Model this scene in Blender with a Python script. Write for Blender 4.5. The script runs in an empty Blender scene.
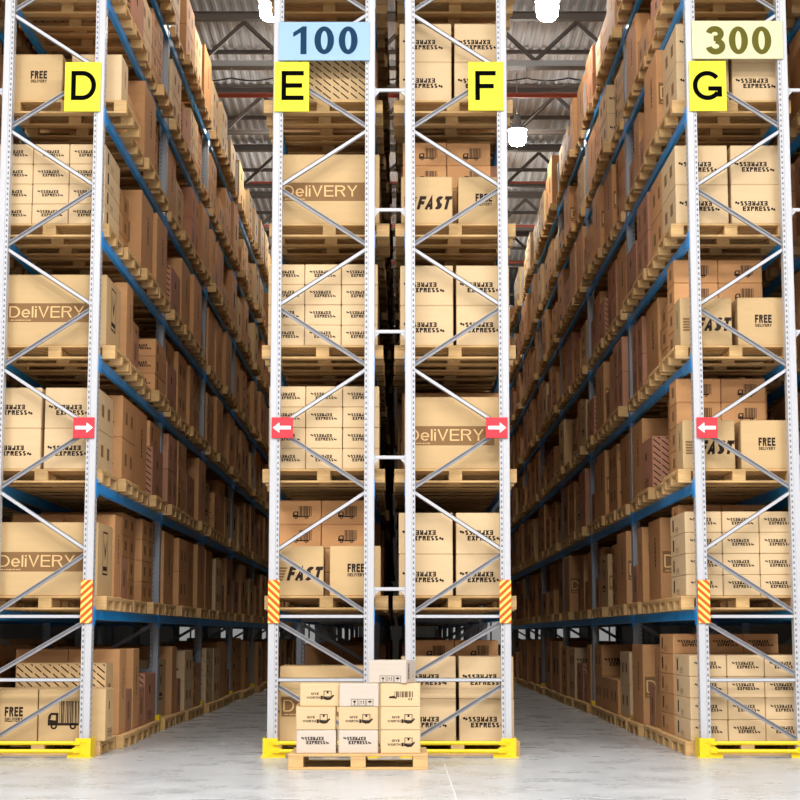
import bpy, bmesh, math, random
from mathutils import Vector, Matrix
R = random.Random(7)
SC = bpy.context.scene
COL = SC.collection
PI = math.pi

# ---------------------------------------------------------------- helpers
def tag(o, label=None, cat=None, group=None, kind=None):
    if label: o['label'] = label
    if cat: o['category'] = cat
    if group: o['group'] = group
    if kind: o['kind'] = kind
    return o

LABELS = {}
def empty(name, loc=(0, 0, 0), rz=0.0, label=None, cat=None, group=None):
    o = bpy.data.objects.new(name, None)
    o.empty_display_size = 0.1
    o.location = loc
    o.rotation_euler = (0, 0, rz)
    COL.objects.link(o)
    return tag(o, label, cat, group)

def link(name, me, parent=None, loc=(0, 0, 0), rz=0.0):
    o = bpy.data.objects.new(name, me)
    o.location = loc
    o.rotation_euler = (0, 0, rz)
    COL.objects.link(o)
    if parent: o.parent = parent
    return o

class MB:
    """collects verts / faces / material slots; build() links them as ONE mesh"""
    def __init__(s):
        s.v = []; s.f = []; s.m = []
    def add(s, vs, fs, m=0):
        b = len(s.v); s.v += [tuple(p) for p in vs]
        for f in fs:
            s.f.append(tuple(b + i for i in f)); s.m.append(m)
    def box(s, x0, x1, y0, y1, z0, z1, m=0):
        vs = [(x, y, z) for z in (z0, z1) for y in (y0, y1) for x in (x0, x1)]
        s.add(vs, [(0, 2, 3, 1), (4, 5, 7, 6), (0, 1, 5, 4), (2, 6, 7, 3), (0, 4, 6, 2), (1, 3, 7, 5)], m)
    def bbox(s, x0, x1, y0, y1, z0, z1, b=0.004, m=0):
        """bevelled box"""
        bm = bmesh.new()
        bmesh.ops.create_cube(bm, size=1.0)
        for v in bm.verts:
            v.co = Vector(((x0 + x1) / 2 + v.co.x * (x1 - x0), (y0 + y1) / 2 + v.co.y * (y1 - y0), (z0 + z1) / 2 + v.co.z * (z1 - z0)))
        bmesh.ops.bevel(bm, geom=bm.edges[:], offset=b, segments=1, affect='EDGES', profile=0.5)
        bm.verts.index_update()
        s.add([v.co[:] for v in bm.verts], [[v.index for v in f.verts] for f in bm.faces], m)
        bm.free()
    def prism(s, pts, axis, a, b, m=0):
        """polygon pts (2D) extruded along axis between a and b"""
        def P(p, t):
            return {'x': (t, p[0], p[1]), 'y': (p[0], t, p[1]), 'z': (p[0], p[1], t)}[axis]
        n = len(pts)
        vs = [P(p, a) for p in pts] + [P(p, b) for p in pts]
        fs = [tuple(range(n)), tuple(range(2 * n - 1, n - 1, -1))]
        fs += [(i, n + i, n + (i + 1) % n, (i + 1) % n) for i in range(n)]
        s.add(vs, fs, m)
    def tube(s, p0, p1, r, n=10, m=0, r1=None):
        p0 = Vector(p0); p1 = Vector(p1); d = (p1 - p0).normalized()
        a = d.orthogonal().normalized(); b = d.cross(a)
        r1 = r if r1 is None else r1
        vs = [p0 + (a * math.cos(2 * PI * i / n) + b * math.sin(2 * PI * i / n)) * r for i in range(n)]
        vs += [p1 + (a * math.cos(2 * PI * i / n) + b * math.sin(2 * PI * i / n)) * r1 for i in range(n)]
        fs = [(i, (i + 1) % n, n + (i + 1) % n, n + i) for i in range(n)]
        fs += [tuple(range(n - 1, -1, -1)), tuple(range(n, 2 * n))]
        s.add(vs, fs, m)
    def lathe(s, prof, c, n=20, m=0):
        vs = []; fs = []
        for r, z in prof:
            vs += [(c[0] + r * math.cos(2 * PI * i / n), c[1] + r * math.sin(2 * PI * i / n), c[2] + z) for i in range(n)]
        for k in range(len(prof) - 1):
            for i in range(n):
                fs.append((k * n + i, k * n + (i + 1) % n, (k + 1) * n + (i + 1) % n, (k + 1) * n + i))
        s.add(vs, fs, m)
    def mesh(s, name, mats):
        me = bpy.data.meshes.new(name)
        me.from_pydata(s.v, [], s.f)
        for mt in mats: me.materials.append(mt)
        for p, i in zip(me.polygons, s.m): p.material_index = i
        bm = bmesh.new(); bm.from_mesh(me)
        bmesh.ops.recalc_face_normals(bm, faces=bm.faces[:])
        bm.to_mesh(me); bm.free()
        me.update()
        return me
    def build(s, name, mats, parent=None, loc=(0, 0, 0), rz=0.0):
        return link(name, s.mesh(name, mats if isinstance(mats, list) else [mats]), parent, loc, rz)

def lin(c):
    return tuple((x / 255 / 12.92) if x / 255 <= 0.04045 else ((x / 255 + 0.055) / 1.055) ** 2.4 for x in c)

def mat(name, rgb, rough=0.6, metal=0.0, noise=0.0, nscale=8.0, stretch=(1, 1, 1), rand=0.0, bump=0.0, spec=0.5):
    m = bpy.data.materials.new(name); m.use_nodes = True
    nt = m.node_tree; b = nt.nodes['Principled BSDF']
    c = lin(rgb)
    b.inputs['Roughness'].default_value = rough
    b.inputs['Metallic'].default_value = metal
    b.inputs['Specular IOR Level'].default_value = spec
    b.inputs['Base Color'].default_value = (*c, 1)
    if noise > 0 or rand > 0:
        tc = nt.nodes.new('ShaderNodeTexCoord'); mp = nt.nodes.new('ShaderNodeMapping')
        mp.inputs['Scale'].default_value = stretch
        nz = nt.nodes.new('ShaderNodeTexNoise'); nz.inputs['Scale'].default_value = nscale; nz.inputs['Detail'].default_value = 5
        nt.links.new(tc.outputs['Object'], mp.inputs['Vector'])
        oi = nt.nodes.new('ShaderNodeObjectInfo')
        if rand > 0:
            ad = nt.nodes.new('ShaderNodeVectorMath'); ad.operation = 'ADD'
            sc = nt.nodes.new('ShaderNodeMath'); sc.operation = 'MULTIPLY'; sc.inputs[1].default_value = 37.0
            nt.links.new(oi.outputs['Random'], sc.inputs[0])
            nt.links.new(mp.outputs['Vector'], ad.inputs[0]); nt.links.new(sc.outputs[0], ad.inputs[1])
            nt.links.new(ad.outputs[0], nz.inputs['Vector'])
        else:
            nt.links.new(mp.outputs['Vector'], nz.inputs['Vector'])
        mr = nt.nodes.new('ShaderNodeMapRange')
        mr.inputs['From Min'].default_value = 0.25; mr.inputs['From Max'].default_value = 0.75
        mr.inputs['To Min'].default_value = 1 - noise; mr.inputs['To Max'].default_value = 1 + noise
        nt.links.new(nz.outputs['Fac'], mr.inputs['Value'])
        hs = nt.nodes.new('ShaderNodeHueSaturation'); hs.inputs['Color'].default_value = (*c, 1)
        val = mr.outputs[0]
        if rand > 0:
            r2 = nt.nodes.new('ShaderNodeMapRange')
            r2.inputs['To Min'].default_value = 1 - rand; r2.inputs['To Max'].default_value = 1 + rand
            nt.links.new(oi.outputs['Random'], r2.inputs['Value'])
            mu = nt.nodes.new('ShaderNodeMath'); mu.operation = 'MULTIPLY'
            nt.links.new(val, mu.inputs[0]); nt.links.new(r2.outputs[0], mu.inputs[1]); val = mu.outputs[0]
        nt.links.new(val, hs.inputs['Value']); nt.links.new(hs.outputs['Color'], b.inputs['Base Color'])
        if bump > 0:
            bp = nt.nodes.new('ShaderNodeBump'); bp.inputs['Strength'].default_value = bump; bp.inputs['Distance'].default_value = 0.01
            nt.links.new(nz.outputs['Fac'], bp.inputs['Height']); nt.links.new(bp.outputs['Normal'], b.inputs['Normal'])
    return m

def emit(name, rgb, strength):
    m = bpy.data.materials.new(name); m.use_nodes = True
    b = m.node_tree.nodes['Principled BSDF']
    b.inputs['Base Color'].default_value = (*lin(rgb), 1)
    b.inputs['Emission Color'].default_value = (*lin(rgb), 1)
    b.inputs['Emission Strength'].default_value = strength
    return m

M = dict(
    light=mat('cardboard_light', (212, 183, 142), .75, noise=.03, nscale=3, stretch=(1, 1, 6), rand=.04, spec=.25),
    tan=mat('cardboard_tan', (200, 168, 122), .75, noise=.035, nscale=3, stretch=(1, 1, 6), rand=.06, spec=.25),
    brown=mat('cardboard_brown', (197, 147, 99), .75, noise=.04, nscale=3, stretch=(1, 1, 6), rand=.12, spec=.25),
    pale=mat('cardboard_pale', (200, 186, 172), .75, noise=.03, nscale=3, stretch=(1, 1, 6), rand=.03, spec=.25),
    rust=mat('cardboard_reddish', (178, 128, 100), .75, noise=.04, nscale=3, stretch=(1, 1, 6), rand=.1, spec=.25),
    ink=mat('printing_ink', (46, 32, 24), .7, spec=.2),
    band=mat('printed_band', (136, 102, 66), .75, spec=.2),
    bandtext=mat('band_lettering', (228, 188, 132), .75, spec=.2),
    wood=mat('pallet_wood', (203, 165, 112), .75, noise=.12, nscale=4, stretch=(2, 8, 8), rand=.1, spec=.25),
    white=mat('white_rack_steel', (192, 192, 196), .4, noise=.015, nscale=5),
    slot=mat('punched_slot', (112, 110, 112), .8),
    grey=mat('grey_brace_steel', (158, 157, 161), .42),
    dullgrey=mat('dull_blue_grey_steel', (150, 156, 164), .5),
    blue=mat('blue_beam_paint', (12, 164, 255), .35),
    yellow=mat('yellow_guard_paint', (238, 206, 12), .4),
    signyellow=mat('sign_yellow', (238, 226, 60), .6, spec=.2),
    signblue=mat('sign_pale_blue', (156, 188, 220), .6, spec=.2),
    signcream=mat('sign_cream', (218, 216, 172), .6, spec=.2),
    navy=mat('numeral_navy', (28, 58, 84), .8, spec=.1),
    olive=mat('numeral_olive', (100, 94, 36), .8, spec=.1),
    black=mat('letter_black', (3, 3, 3), .9, spec=.05),
    red=mat('arrow_sign_red', (222, 62, 72), .6, spec=.2),
    purewhite=mat('arrow_white', (250, 250, 250), .5),
    orange=mat('stripe_orange', (220, 88, 40), .6, spec=.2),
    stripe=mat('stripe_yellow', (240, 220, 110), .6, spec=.2),
    roof=mat('roof_sheet', (212, 218, 226), .6, noise=.03, nscale=.4),
    truss=mat('truss_steel', (104, 97, 93), .55),
    trussgrey=mat('tray_steel', (140, 144, 148), .45),
    pipe=mat('red_sprinkler_pipe', (196, 92, 72), .5),
    dark=mat('dark_cable', (40, 40, 44), .6),
    wall=mat('hall_wall', (150, 148, 146), .7),
    joint=mat('floor_joint', (216, 214, 210), .4),
    daylight=emit('added_pane_glow', (225, 226, 224), .32),  # glow of the panes added on the back wall, not a known source
    lamp=emit('lamp_glow', (255, 248, 236), 115.0),
)
# concrete floor: polished, mottled
def floor_mat():
    m = bpy.data.materials.new('polished_concrete'); m.use_nodes = True
    nt = m.node_tree; b = nt.nodes['Principled BSDF']
    tc = nt.nodes.new('ShaderNodeTexCoord')
    def noise(scale, sx, sy, detail):
        mp = nt.nodes.new('ShaderNodeMapping'); mp.inputs['Scale'].default_value = (sx, sy, 1)
        n = nt.nodes.new('ShaderNodeTexNoise'); n.inputs['Scale'].default_value = scale; n.inputs['Detail'].default_value = detail
        n.inputs['Roughness'].default_value = .62
        nt.links.new(tc.outputs['Object'], mp.inputs['Vector']); nt.links.new(mp.outputs['Vector'], n.inputs['Vector'])
        return n
    a = noise(1.6, 1, 1.0, 8); c = noise(7, 1, 1, 6)
    mx = nt.nodes.new('ShaderNodeMath'); mx.operation = 'MULTIPLY_ADD'; mx.inputs[1].default_value = .45
    nt.links.new(c.outputs['Fac'], mx.inputs[0]); nt.links.new(a.outputs['Fac'], mx.inputs[2])
    cr = nt.nodes.new('ShaderNodeValToRGB')
    cr.color_ramp.elements[0].position = .52; cr.color_ramp.elements[0].color = (*lin((172, 174, 176)), 1)
    cr.color_ramp.elements[1].position = .92; cr.color_ramp.elements[1].color = (*lin((193, 195, 196)), 1)
    nt.links.new(mx.outputs[0], cr.inputs['Fac']); nt.links.new(cr.outputs['Color'], b.inputs['Base Color'])
    mr = nt.nodes.new('ShaderNodeMapRange'); mr.inputs['To Min'].default_value = .16; mr.inputs['To Max'].default_value = .42
    nt.links.new(a.outputs['Fac'], mr.inputs['Value']); nt.links.new(mr.outputs[0], b.inputs['Roughness'])
    b.inputs['Specular IOR Level'].default_value = .5
    bp = nt.nodes.new('ShaderNodeBump'); bp.inputs['Strength'].default_value = .06; bp.inputs['Distance'].default_value = .02
    nt.links.new(c.outputs['Fac'], bp.inputs['Height']); nt.links.new(bp.outputs['Normal'], b.inputs['Normal'])
    return m
M['floor'] = floor_mat()

# ---------------------------------------------------------------- 2D print shapes: lists of (points, material slot)
def arc(cx, cy, rx, ry, a0, a1, n=20):
    return [(cx + rx * math.cos(math.radians(a0 + (a1 - a0) * i / n)), cy + ry * math.sin(math.radians(a0 + (a1 - a0) * i / n))) for i in range(n + 1)]
def stroke_polys(path, t):
    """thick polyline with mitred joins as quads"""
    path = [p for i, p in enumerate(path) if i == 0 or (Vector(p) - Vector(path[i - 1])).length > 1e-5]
    n = len(path); L = []; Rr = []
    for i, p in enumerate(path):
        p = Vector(p)
        d0 = (p - Vector(path[i - 1])).normalized() if i > 0 else None
        d1 = (Vector(path[i + 1]) - p).normalized() if i < n - 1 else None
        if d0 is None: d0 = d1
        if d1 is None: d1 = d0
        d = (d0 + d1).normalized(); nn = Vector((-d.y, d.x)); k = 1 / max(.5, nn.dot(Vector((-d0.y, d0.x))))
        L.append(p + nn * t / 2 * k); Rr.append(p - nn * t / 2 * k)
    return [[tuple(L[i]), tuple(L[i + 1]), tuple(Rr[i + 1]), tuple(Rr[i])] for i in range(n - 1)]
def letter_paths(c, q):
    """centre lines of plain sans capitals (height 1); q is half the stroke width"""
    a, b = q, 1 - q
    S = lambda w: arc(w / 2, .735, w / 2 - q, .265 - q, 30, 270, 9)[:-1] + arc(w / 2, .265 + q * .0, w / 2 - q, .265 - q + .0, 90, -150, 9)
    G = {
     'E': (.60, [[(.6, a), (q, a), (q, b), (.6, b)], [(q, .52), (.56, .52)]]),
     'F': (.57, [[(q, 0), (q, b), (.57, b)], [(q, .5), (.52, .5)]]),
     'X': (.68, [[(q, 0), (.68 - q, 1)], [(q, 1), (.68 - q, 0)]]),
     'P': (.62, [[(q, 0), (q, b), (.36, b)] + arc(.36, .74, .26 - q, .26 - q, 90, -90, 8) + [(q, .48 + q)]]),
     'R': (.66, [[(q, 0), (q, b), (.38, b)] + arc(.38, .74, .26 - q, .26 - q, 90, -90, 8) + [(q, .48 + q)], [(.36, .48 + q), (.66 - q, 0)]]),
     'S': (.62, [S(.62)]),
     'A': (.70, [[(q, 0), (.35, b), (.70 - q, 0)], [(.16, .30), (.54, .30)]]),
     'T': (.60, [[(0, b), (.6, b)], [(.3, 0), (.3, b)]]),
     'D': (.68, [[(q, a), (q, b), (.30, b)] + arc(.30, .5, .38 - q, .5 - q, 90, -90, 10) + [(q, a)]]),
     'L': (.54, [[(q, 1), (q, a), (.54, a)]]),
     'I': (2 * q, [[(q, 0), (q, 1)]]),
     'V': (.68, [[(q, 1), (.34, a * .8), (.68 - q, 1)]]),
     'Y': (.66, [[(q, 1), (.33, .45), (.66 - q, 1)], [(.33, 0), (.33, .46)]]),
     'G': (.70, [arc(.36, .5, .36 - q, .5 - q, 40, 325, 14), [(.40, .46), (.70 - q, .46), (.70 - q, .15)]]),
     'W': (.95, [[(q, 1), (.27, a), (.475, b), (.68, a), (.95 - q, 1)]]),
     'O': (.74, [arc(.37, .5, .37 - q, .5 - q, 0, 360, 16)]),
     'H': (.66, [[(q, 0), (q, 1)], [(.66 - q, 0), (.66 - q, 1)], [(q, .52), (.66 - q, .52)]]),
     'e': (.54, [[(q, .36), (.54 - q, .36)] + arc(.27, .37, .27 - q, .37 - q, 0, 320, 14)]),
     'l': (2 * q, [[(q, 0), (q, 1)]]),
     'i': (2 * q, [[(q, 0), (q, .74)], [(q, .87), (q, 1)]]),
    }
    return G[c]
TXT = {}
def text2d(body, th):
    """lettering as polygons, scaled to the unit square"""
    k = (body, th)
    if k in TXT: return TXT[k]
    out = []; x = 0.0
    for c in body:
        w, paths = letter_paths(c, th / 2)
        for p in paths:
            out += [[(x + u, v) for u, v in q] for q in stroke_polys(p, th)]
        x += w + .10
    W = x - .10
    TXT[k] = [[(u / W, v) for u, v in q] for q in out]
    return TXT[k]

def T(body, x0, x1, y0, y1, m=1, bold=.18, rot=False, shear=0.0, turn=False):
    out = []
    for q in text2d(body, bold):
        pts = []
        for u, v in q:
            u += shear * (v - .5)
            if turn: u, v = 1 - v, u        # reads upward
            if rot: u, v = 1 - u, 1 - v
            pts.append((x0 + u * (x1 - x0), y0 + v * (y1 - y0)))
        out.append((pts, m))
    return out
def Q(x0, x1, y0, y1, m=1): return [([(x0, y0), (x1, y0), (x1, y1), (x0, y1)], m)]
def frame(x0, x1, y0, y1, t, m=1):
    return Q(x0, x1, y0, y0 + t, m) + Q(x0, x1, y1 - t, y1, m) + Q(x0, x0 + t, y0 + t, y1 - t, m) + Q(x1 - t, x1, y0 + t, y1 - t, m)
def disc(cx, cy, r, m=1, n=14, a0=0, a1=2 * PI):
    full = abs(a1 - a0 - 2 * PI) < 1e-6
    pts = [(cx + r * math.cos(a0 + (a1 - a0) * i / (n if full else n - 1)), cy + r * math.sin(a0 + (a1 - a0) * i / (n if full else n - 1))) for i in range(n)]
    return [(pts, m)]
def ring(cx, cy, ro, ri, m=1, n=16):
    out = []
    for i in range(n):
        a, b = 2 * PI * i / n, 2 * PI * (i + 1) / n
        out.append(([(cx + ro * math.cos(a), cy + ro * math.sin(a)), (cx + ro * math.cos(b), cy + ro * math.sin(b)),
                     (cx + ri * math.cos(b), cy + ri * math.sin(b)), (cx + ri * math.cos(a), cy + ri * math.sin(a))], m))
    return out
def clip(poly, x0, x1, y0, y1):
    def cut(ps, ins, ix):
        out = []
        for i, p in enumerate(ps):
            q = ps[(i + 1) % len(ps)]
            if ins(p): out.append(p)
            if ins(p) != ins(q): out.append(ix(p, q))
        return out
    def atx(x): return lambda p, q: (x, p[1] + (q[1] - p[1]) * (x - p[0]) / (q[0] - p[0]))
    def aty(y): return lambda p, q: (p[0] + (q[0] - p[0]) * (y - p[1]) / (q[1] - p[1]), y)
    for ins, ix in ((lambda p: p[0] >= x0, atx(x0)), (lambda p: p[0] <= x1, atx(x1)), (lambda p: p[1] >= y0, aty(y0)), (lambda p: p[1] <= y1, aty(y1))):
        if poly: poly = cut(poly, ins, ix)
    return poly

def p_express(w, h, s=.66, cx=.45, cy=.45, lh=.118, b=.245):
    tw = w * s; th = h * lh; cx = w * cx; cy = h * cy
    out = T('EXPRESS', cx - tw * .36, cx + tw * .43, cy - th * 1.04, cy - th * .04, bold=b)
    out += T('EXPRESS', cx - tw * .43, cx + tw * .36, cy + th * .10, cy + th * 1.10, bold=b, rot=True)
    for k in range(2):
        x = cx + tw * (.445 + .06 * k); y = cy - th * (.50 + .16 * k)
        q = [(x, y), (x + tw * .03, y - th * .38), (x + tw * .085, y - th * .15), (x + tw * .05, y + th * .25)]
        out += [(q, 1), ([(2 * cx - u, 2 * cy - v + th * .06) for u, v in q], 1)]
    return out
def p_icons(x0, y0, s, m=1):
    """three framed handling marks: glass, arrows, umbrella"""
    out = []; t = s * .06
    for k in range(3):
        x = x0 + k * s * 1.12
        out += frame(x, x + s, y0, y0 + s, t, m)
        cx = x + s / 2
        if k == 0:
            out += [([(cx - s * .24, y0 + s * .74), (cx + s * .24, y0 + s * .74), (cx + s * .1, y0 + s * .44), (cx - s * .1, y0 + s * .44)], m)]
            out += Q(cx - s * .03, cx + s * .03, y0 + s * .2, y0 + s * .44, m) + Q(cx - s * .13, cx + s * .13, y0 + s * .16, y0 + s * .22, m)
        if k == 1:
            for d in (-.17, .17):
                out += Q(cx + s * d - s * .04, cx + s * d + s * .04, y0 + s * .22, y0 + s * .62, m)
                out += [([(cx + s * d - s * .12, y0 + s * .6), (cx + s * d + s * .12, y0 + s * .6), (cx + s * d, y0 + s * .8)], m)]
        if k == 2:
            out += disc(cx, y0 + s * .5, s * .28, m, 10, 0, PI)
            out += Q(cx - s * .025, cx + s * .025, y0 + s * .18, y0 + s * .5, m)
    return out
def p_barcode(x0, x1, y0, y1, n=13, m=1, seed=3):
    r = random.Random(seed); out = []; p = (x1 - x0) / n
    for k in range(n):
        w = p * r.choice((.3, .5, .7)); out += Q(x0 + k * p, x0 + k * p + w, y0, y1, m)
    return out
def p_truck(x0, w, y0, h, m=1, bars=13):
    """lorry whose cargo body is a bar code"""
    out = p_barcode(x0 + w * .32, x0 + w, y0 + h * .2, y0 + h, bars, m)
    out += Q(x0, x0 + w * .86, y0 + h * .13, y0 + h * .22, m)
    out += [([(x0, y0 + h * .22), (x0 + w * .29, y0 + h * .22), (x0 + w * .29, y0 + h * .3), (x0, y0 + h * .34)], m)]
    out += [([(x0, y0 + h * .34), (x0 + w * .07, y0 + h * .34), (x0 + w * .1, y0 + h * .5), (x0 + w * .06, y0 + h * .56), (x0 + w * .01, y0 + h * .46)], m)]
    out += [([(x0 + w * .06, y0 + h * .5), (x0 + w * .29, y0 + h * .5), (x0 + w * .29, y0 + h * .58), (x0 + w * .08, y0 + h * .58)], m)]
    out += Q(x0 + w * .22, x0 + w * .29, y0 + h * .3, y0 + h * .52, m)
    for cx in (.17, .70):
        out += ring(x0 + w * cx, y0 + h * .11, h * .12, h * .055, m)
    return out
def p_care(w, h):
    x = w * .18; out = T('GIVE', w * .28, w * .48, h * .50, h * .60, bold=.2) + T('WORTH', w * .17, w * .50, h * .33, h * .43, bold=.2)
    out += frame(w * .60, w * .80, h * .40, h * .68, h * .03) + Q(w * .675, w * .725, h * .56, h * .68)
    out += [([(w * .52, h * .30), (w * .58, h * .30), (w * .58, h * .46), (w * .52, h * .46)], 1)]
    out += [([(w * .585, h * .33), (w * .68, h * .27), (w * .78, h * .29), (w * .87, h * .47), (w * .84, h * .51), (w * .77, h * .39), (w * .68, h * .39), (w * .59, h * .45)], 1)]
    return out
def p_delivery(w, h, band=True):
    y0 = h * .33; y1 = h * .595; x0 = w * .02; x1 = w * .885
    out = Q(x0, x1, y0, y1, 2)
    out += [(p, 3) for p, _ in T('DeliVERY', x0 + w * .015, x1 - w * .105, y0 + (y1 - y0) * .24, y0 + (y1 - y0) * .84, bold=.105)]
    out += [(p, 3) for p, _ in p_barcode(x0 + w * .02, x0 + w * .24, y0 + (y1 - y0) * .07, y0 + (y1 - y0) * .13, 16)]
    return out
def p_hatch(w, h, m=1):
    out = []; cols = 5; cw = w / cols
    for c in range(cols):
        a, b = c * cw + cw * .05, c * cw + cw * .93
        n = int(h / .075) + 6
        for k in range(n):
            y = h + .12 - k * .075
            for s0, s1 in ((0, .42), (.5, 1.0)):
                xa, xb = a + (b - a) * s0, a + (b - a) * s1
                t = .018; sl = .82
                q = clip([(xa, y - sl * (xa - a)), (xb, y - sl * (xb - a)), (xb, y - sl * (xb - a) - t), (xa, y - sl * (xa - a) - t)], .01, w - .01, .015, h - .015)
                if len(q) > 2: out.append((q, m))
    return out

# ---------------------------------------------------------------- cartons
CM = {}
def put(mb, face, prints, w, d, h, e=.0012):
    """places a 2D print on an outside face; box spans x -w/2..w/2, y 0..d, z 0..h"""
    for pts, m in prints:
        ee = e * (2 if m == 3 else 1)
        if face == 'front': vs = [(-w / 2 + u, -ee, v) for u, v in pts]
        elif face == 'right': vs = [(w / 2 + ee, u, v) for u, v in pts]
        elif face == 'left': vs = [(-w / 2 - ee, d - u, v) for u, v in pts]
        elif face == 'top': vs = [(-w / 2 + u, v, h + ee) for u, v in pts]
        mb.add(vs, [tuple(range(len(vs)))], m)

def carton(key, w, d, h, tint, front=None, side=None):
    if key in CM: return CM[key]
    mb = MB()
    mb.bbox(-w / 2, w / 2, 0, d, 0, h - .004, .007)
    g = .003
    mb.box(-w / 2 + .004, w / 2 - .004, .004, d / 2 - g, h - .004, h)       # closed top flaps
    mb.box(-w / 2 + .004, w / 2 - .004, d / 2 + g, d - .004, h - .004, h)
    if front: put(mb, 'front', front, w, d, h)
    if side:
        put(mb, 'right', side, w, d, h); put(mb, 'left', side, w, d, h)
    CM[key] = (mb.mesh(key, [M[tint], M['ink'], M['band'], M['bandtext']]), w, d, h)
    return CM[key]

def side_small(d, h):    # narrow upright mark and a row of faint marks
    return Q(d * .16, d * .24, h * .22, h * .8) + [(p, 2) for p, _ in p_icons(d * .36, h * .12, h * .26)]
def side_two(d, h): return Q(d * .22, d * .38, h * .36, h * .66, 2) + Q(d * .62, d * .78, h * .36, h * .66, 2)
def side_one(d, h): return Q(d * .36, d * .66, h * .3, h * .72, 2)
def side_vert(d, h): return T('EXPRESS', d * .52, d * .62, h * .42, h * .78, 1, .2, turn=True)
def side_icons(d, h): return p_icons(d * .3, h * .08, min(d * .16, h * .16)) + Q(d * .4, d * .5, h * .6, h * .75)
def side_arrow(d, h):
    cx = d * .5; cy = h * .6; s = min(d, h) * .2
    return frame(cx - s, cx + s, cy - s * 1.5, cy + s * 1.5, s * .12) + [([(cx - s * .7, cy + s), (cx, cy - s * .5), (cx + s * .7, cy + s), (cx, cy + s * .2)], 1)] + Q(cx - s * .8, cx + s * .8, cy - s * 1.2, cy - s * .9)

SW, SH = .388, .2215
carton('express_carton', SW, 1.0, SH, 'light', p_express(SW, SH, .62, .49, .53, .15, .25), side_small(1.0, SH))
carton('express_carton_brown', SW, 1.0, SH, 'brown', p_express(SW, SH, .62, .49, .53, .15, .25), side_small(1.0, SH))
carton('express_box', .57, .98, .437, 'light', p_express(.57, .437), side_two(.98, .437))
carton('express_box_brown', .585, .98, .475, 'brown', p_express(.585, .475), side_two(.98, .475))
carton('delivery_box', 1.08, .95, .775, 'tan', p_delivery(1.08, .775), side_arrow(.95, .775))
carton('fast_box', .555, .45, .525, 'tan', T('FAST', .185, .537, .160, .308, 1, .26, shear=.11) + sum([Q(.03, .125 + .012 * k, .160 + .03 * k, .180 + .03 * k, 2) for k in range(5)], []), side_vert(.45, .525))
carton('free_box', .535, .45, .525, 'tan', T('FREE', .187, .367, .248, .338, 1, .24) + T('DELIVERY', .189, .365, .204, .238, 1, .22), side_vert(.45, .525))
carton('plain_box', .55, .45, .525, 'light', None, side_vert(.45, .525))
carton('truck_carton', .487, .48, .26, 'brown', p_truck(.18, .21, .06, .14), side_one(.48, .26))
carton('free_floor_box', .70, .5, .54, 'tan', T('FREE', .36, .55, .255, .355, 1, .24) + T('DELIVERY', .362, .548, .20, .245, 1, .22), side_icons(.5, .54))
carton('truck_floor_box', .70, .5, .54, 'tan', p_truck(.10, .375, .125, .29, bars=16), side_icons(.5, .54))
carton('striped_box', .97, .45, .80, 'tan', p_hatch(.97, .80), side_one(.45, .80))
carton('tall_box', 1.18, .98, .98, 'brown', p_delivery(1.18, .98), side_vert(.98, .98))
carton('wide_box', 1.18, .97, .62, 'rust', p_hatch(1.18, .62), side_icons(.97, .62))
carton('upright_box', .575, .47, .94, 'brown', T('EXPRESS', .1, .44, .6, .67, 1, .2), side_vert(.47, .94))
carton('marked_box', .575, .47, .48, 'rust', T('EXPRESS', .1, .44, .27, .34, 1, .2), side_one(.47, .48))
carton('low_box', .58, .96, .33, 'brown', T('EXPRESS', .1, .46, .18, .24, 1, .2), side_small(.96, .33))
FW, FH, FD = .372, .215, .30
carton('care_carton', FW, FD, FH, 'light', p_care(FW, FH), T('EXPRESS', FD * .15, FD * .27, FH * .2, FH * .8, 1, .2, turn=True))
carton('pale_express_carton', FW, FD, FH, 'pale', p_express(FW, FH, .60, .47, .55, .15), side_icons(FD, FH))
carton('handling_mark_carton', FW, FD, FH, 'pale', p_icons(FW * .3, FH * .03, FH * .3), [(p, 1) for p, _ in T('EXPRESS', FD * .2, FD * .34, FH * .2, FH * .85, 1, .2, turn=True)] + disc(FD * .75, FH * .3, FH * .04))
carton('lorry_carton', FW, FD, FH, 'light', p_barcode(FW * .35, FW * .83, FH * .40, FH * .66, 13) + [([(FW * .2, FH * .36), (FW * .32, FH * .36), (FW * .40, FH * .34), (FW * .40, FH * .39), (FW * .33, FH * .47), (FW * .22, FH * .44)], 1)] + Q(FW * .70, FW * .73, FH * .28, FH * .36) + Q(FW * .76, FW * .79, FH * .28, FH * .36), side_icons(FD, FH))

DESC = dict(express_carton=('small express carton', 'express_carton'), express_carton_brown=('small brown express carton', 'express_carton'),
    express_box=('square express box', 'express_box'), express_box_brown=('square brown express box', 'express_box'),
    delivery_box=('large box with brown delivery band', 'delivery_box'), fast_box=('box marked FAST', 'fast_box'), free_box=('box marked FREE DELIVERY', 'free_delivery_box'),
    plain_box=('plain tan box', 'plain_box'), truck_carton=('lorry-print carton', 'lorry_carton'), free_floor_box=('wide box marked FREE DELIVERY', 'free_delivery_box'),
    truck_floor_box=('wide box with bar-code lorry', 'lorry_box'), striped_box=('box with slanted dash pattern', 'striped_box'),
    tall_box=('tall brown box', 'tall_box'), wide_box=('wide reddish box', 'wide_box'), upright_box=('upright brown carton', 'upright_carton'),
    marked_box=('square reddish carton', 'reddish_carton'), low_box=('low brown carton', 'low_carton'))

ORD = ['front', 'second', 'third', 'fourth', 'fifth', 'sixth', 'seventh', 'eighth', 'ninth', 'tenth', 'eleventh', 'twelfth', 'thirteenth']
SHELF = ['floor level', 'first shelf', 'second shelf', 'third shelf', 'fourth shelf', 'fifth shelf', 'sixth shelf', 'top shelf']
ROWNAME = dict(C='far left rack', D='rack D', E='rack E', F='rack F', G='rack G', H='far right rack')

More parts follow.
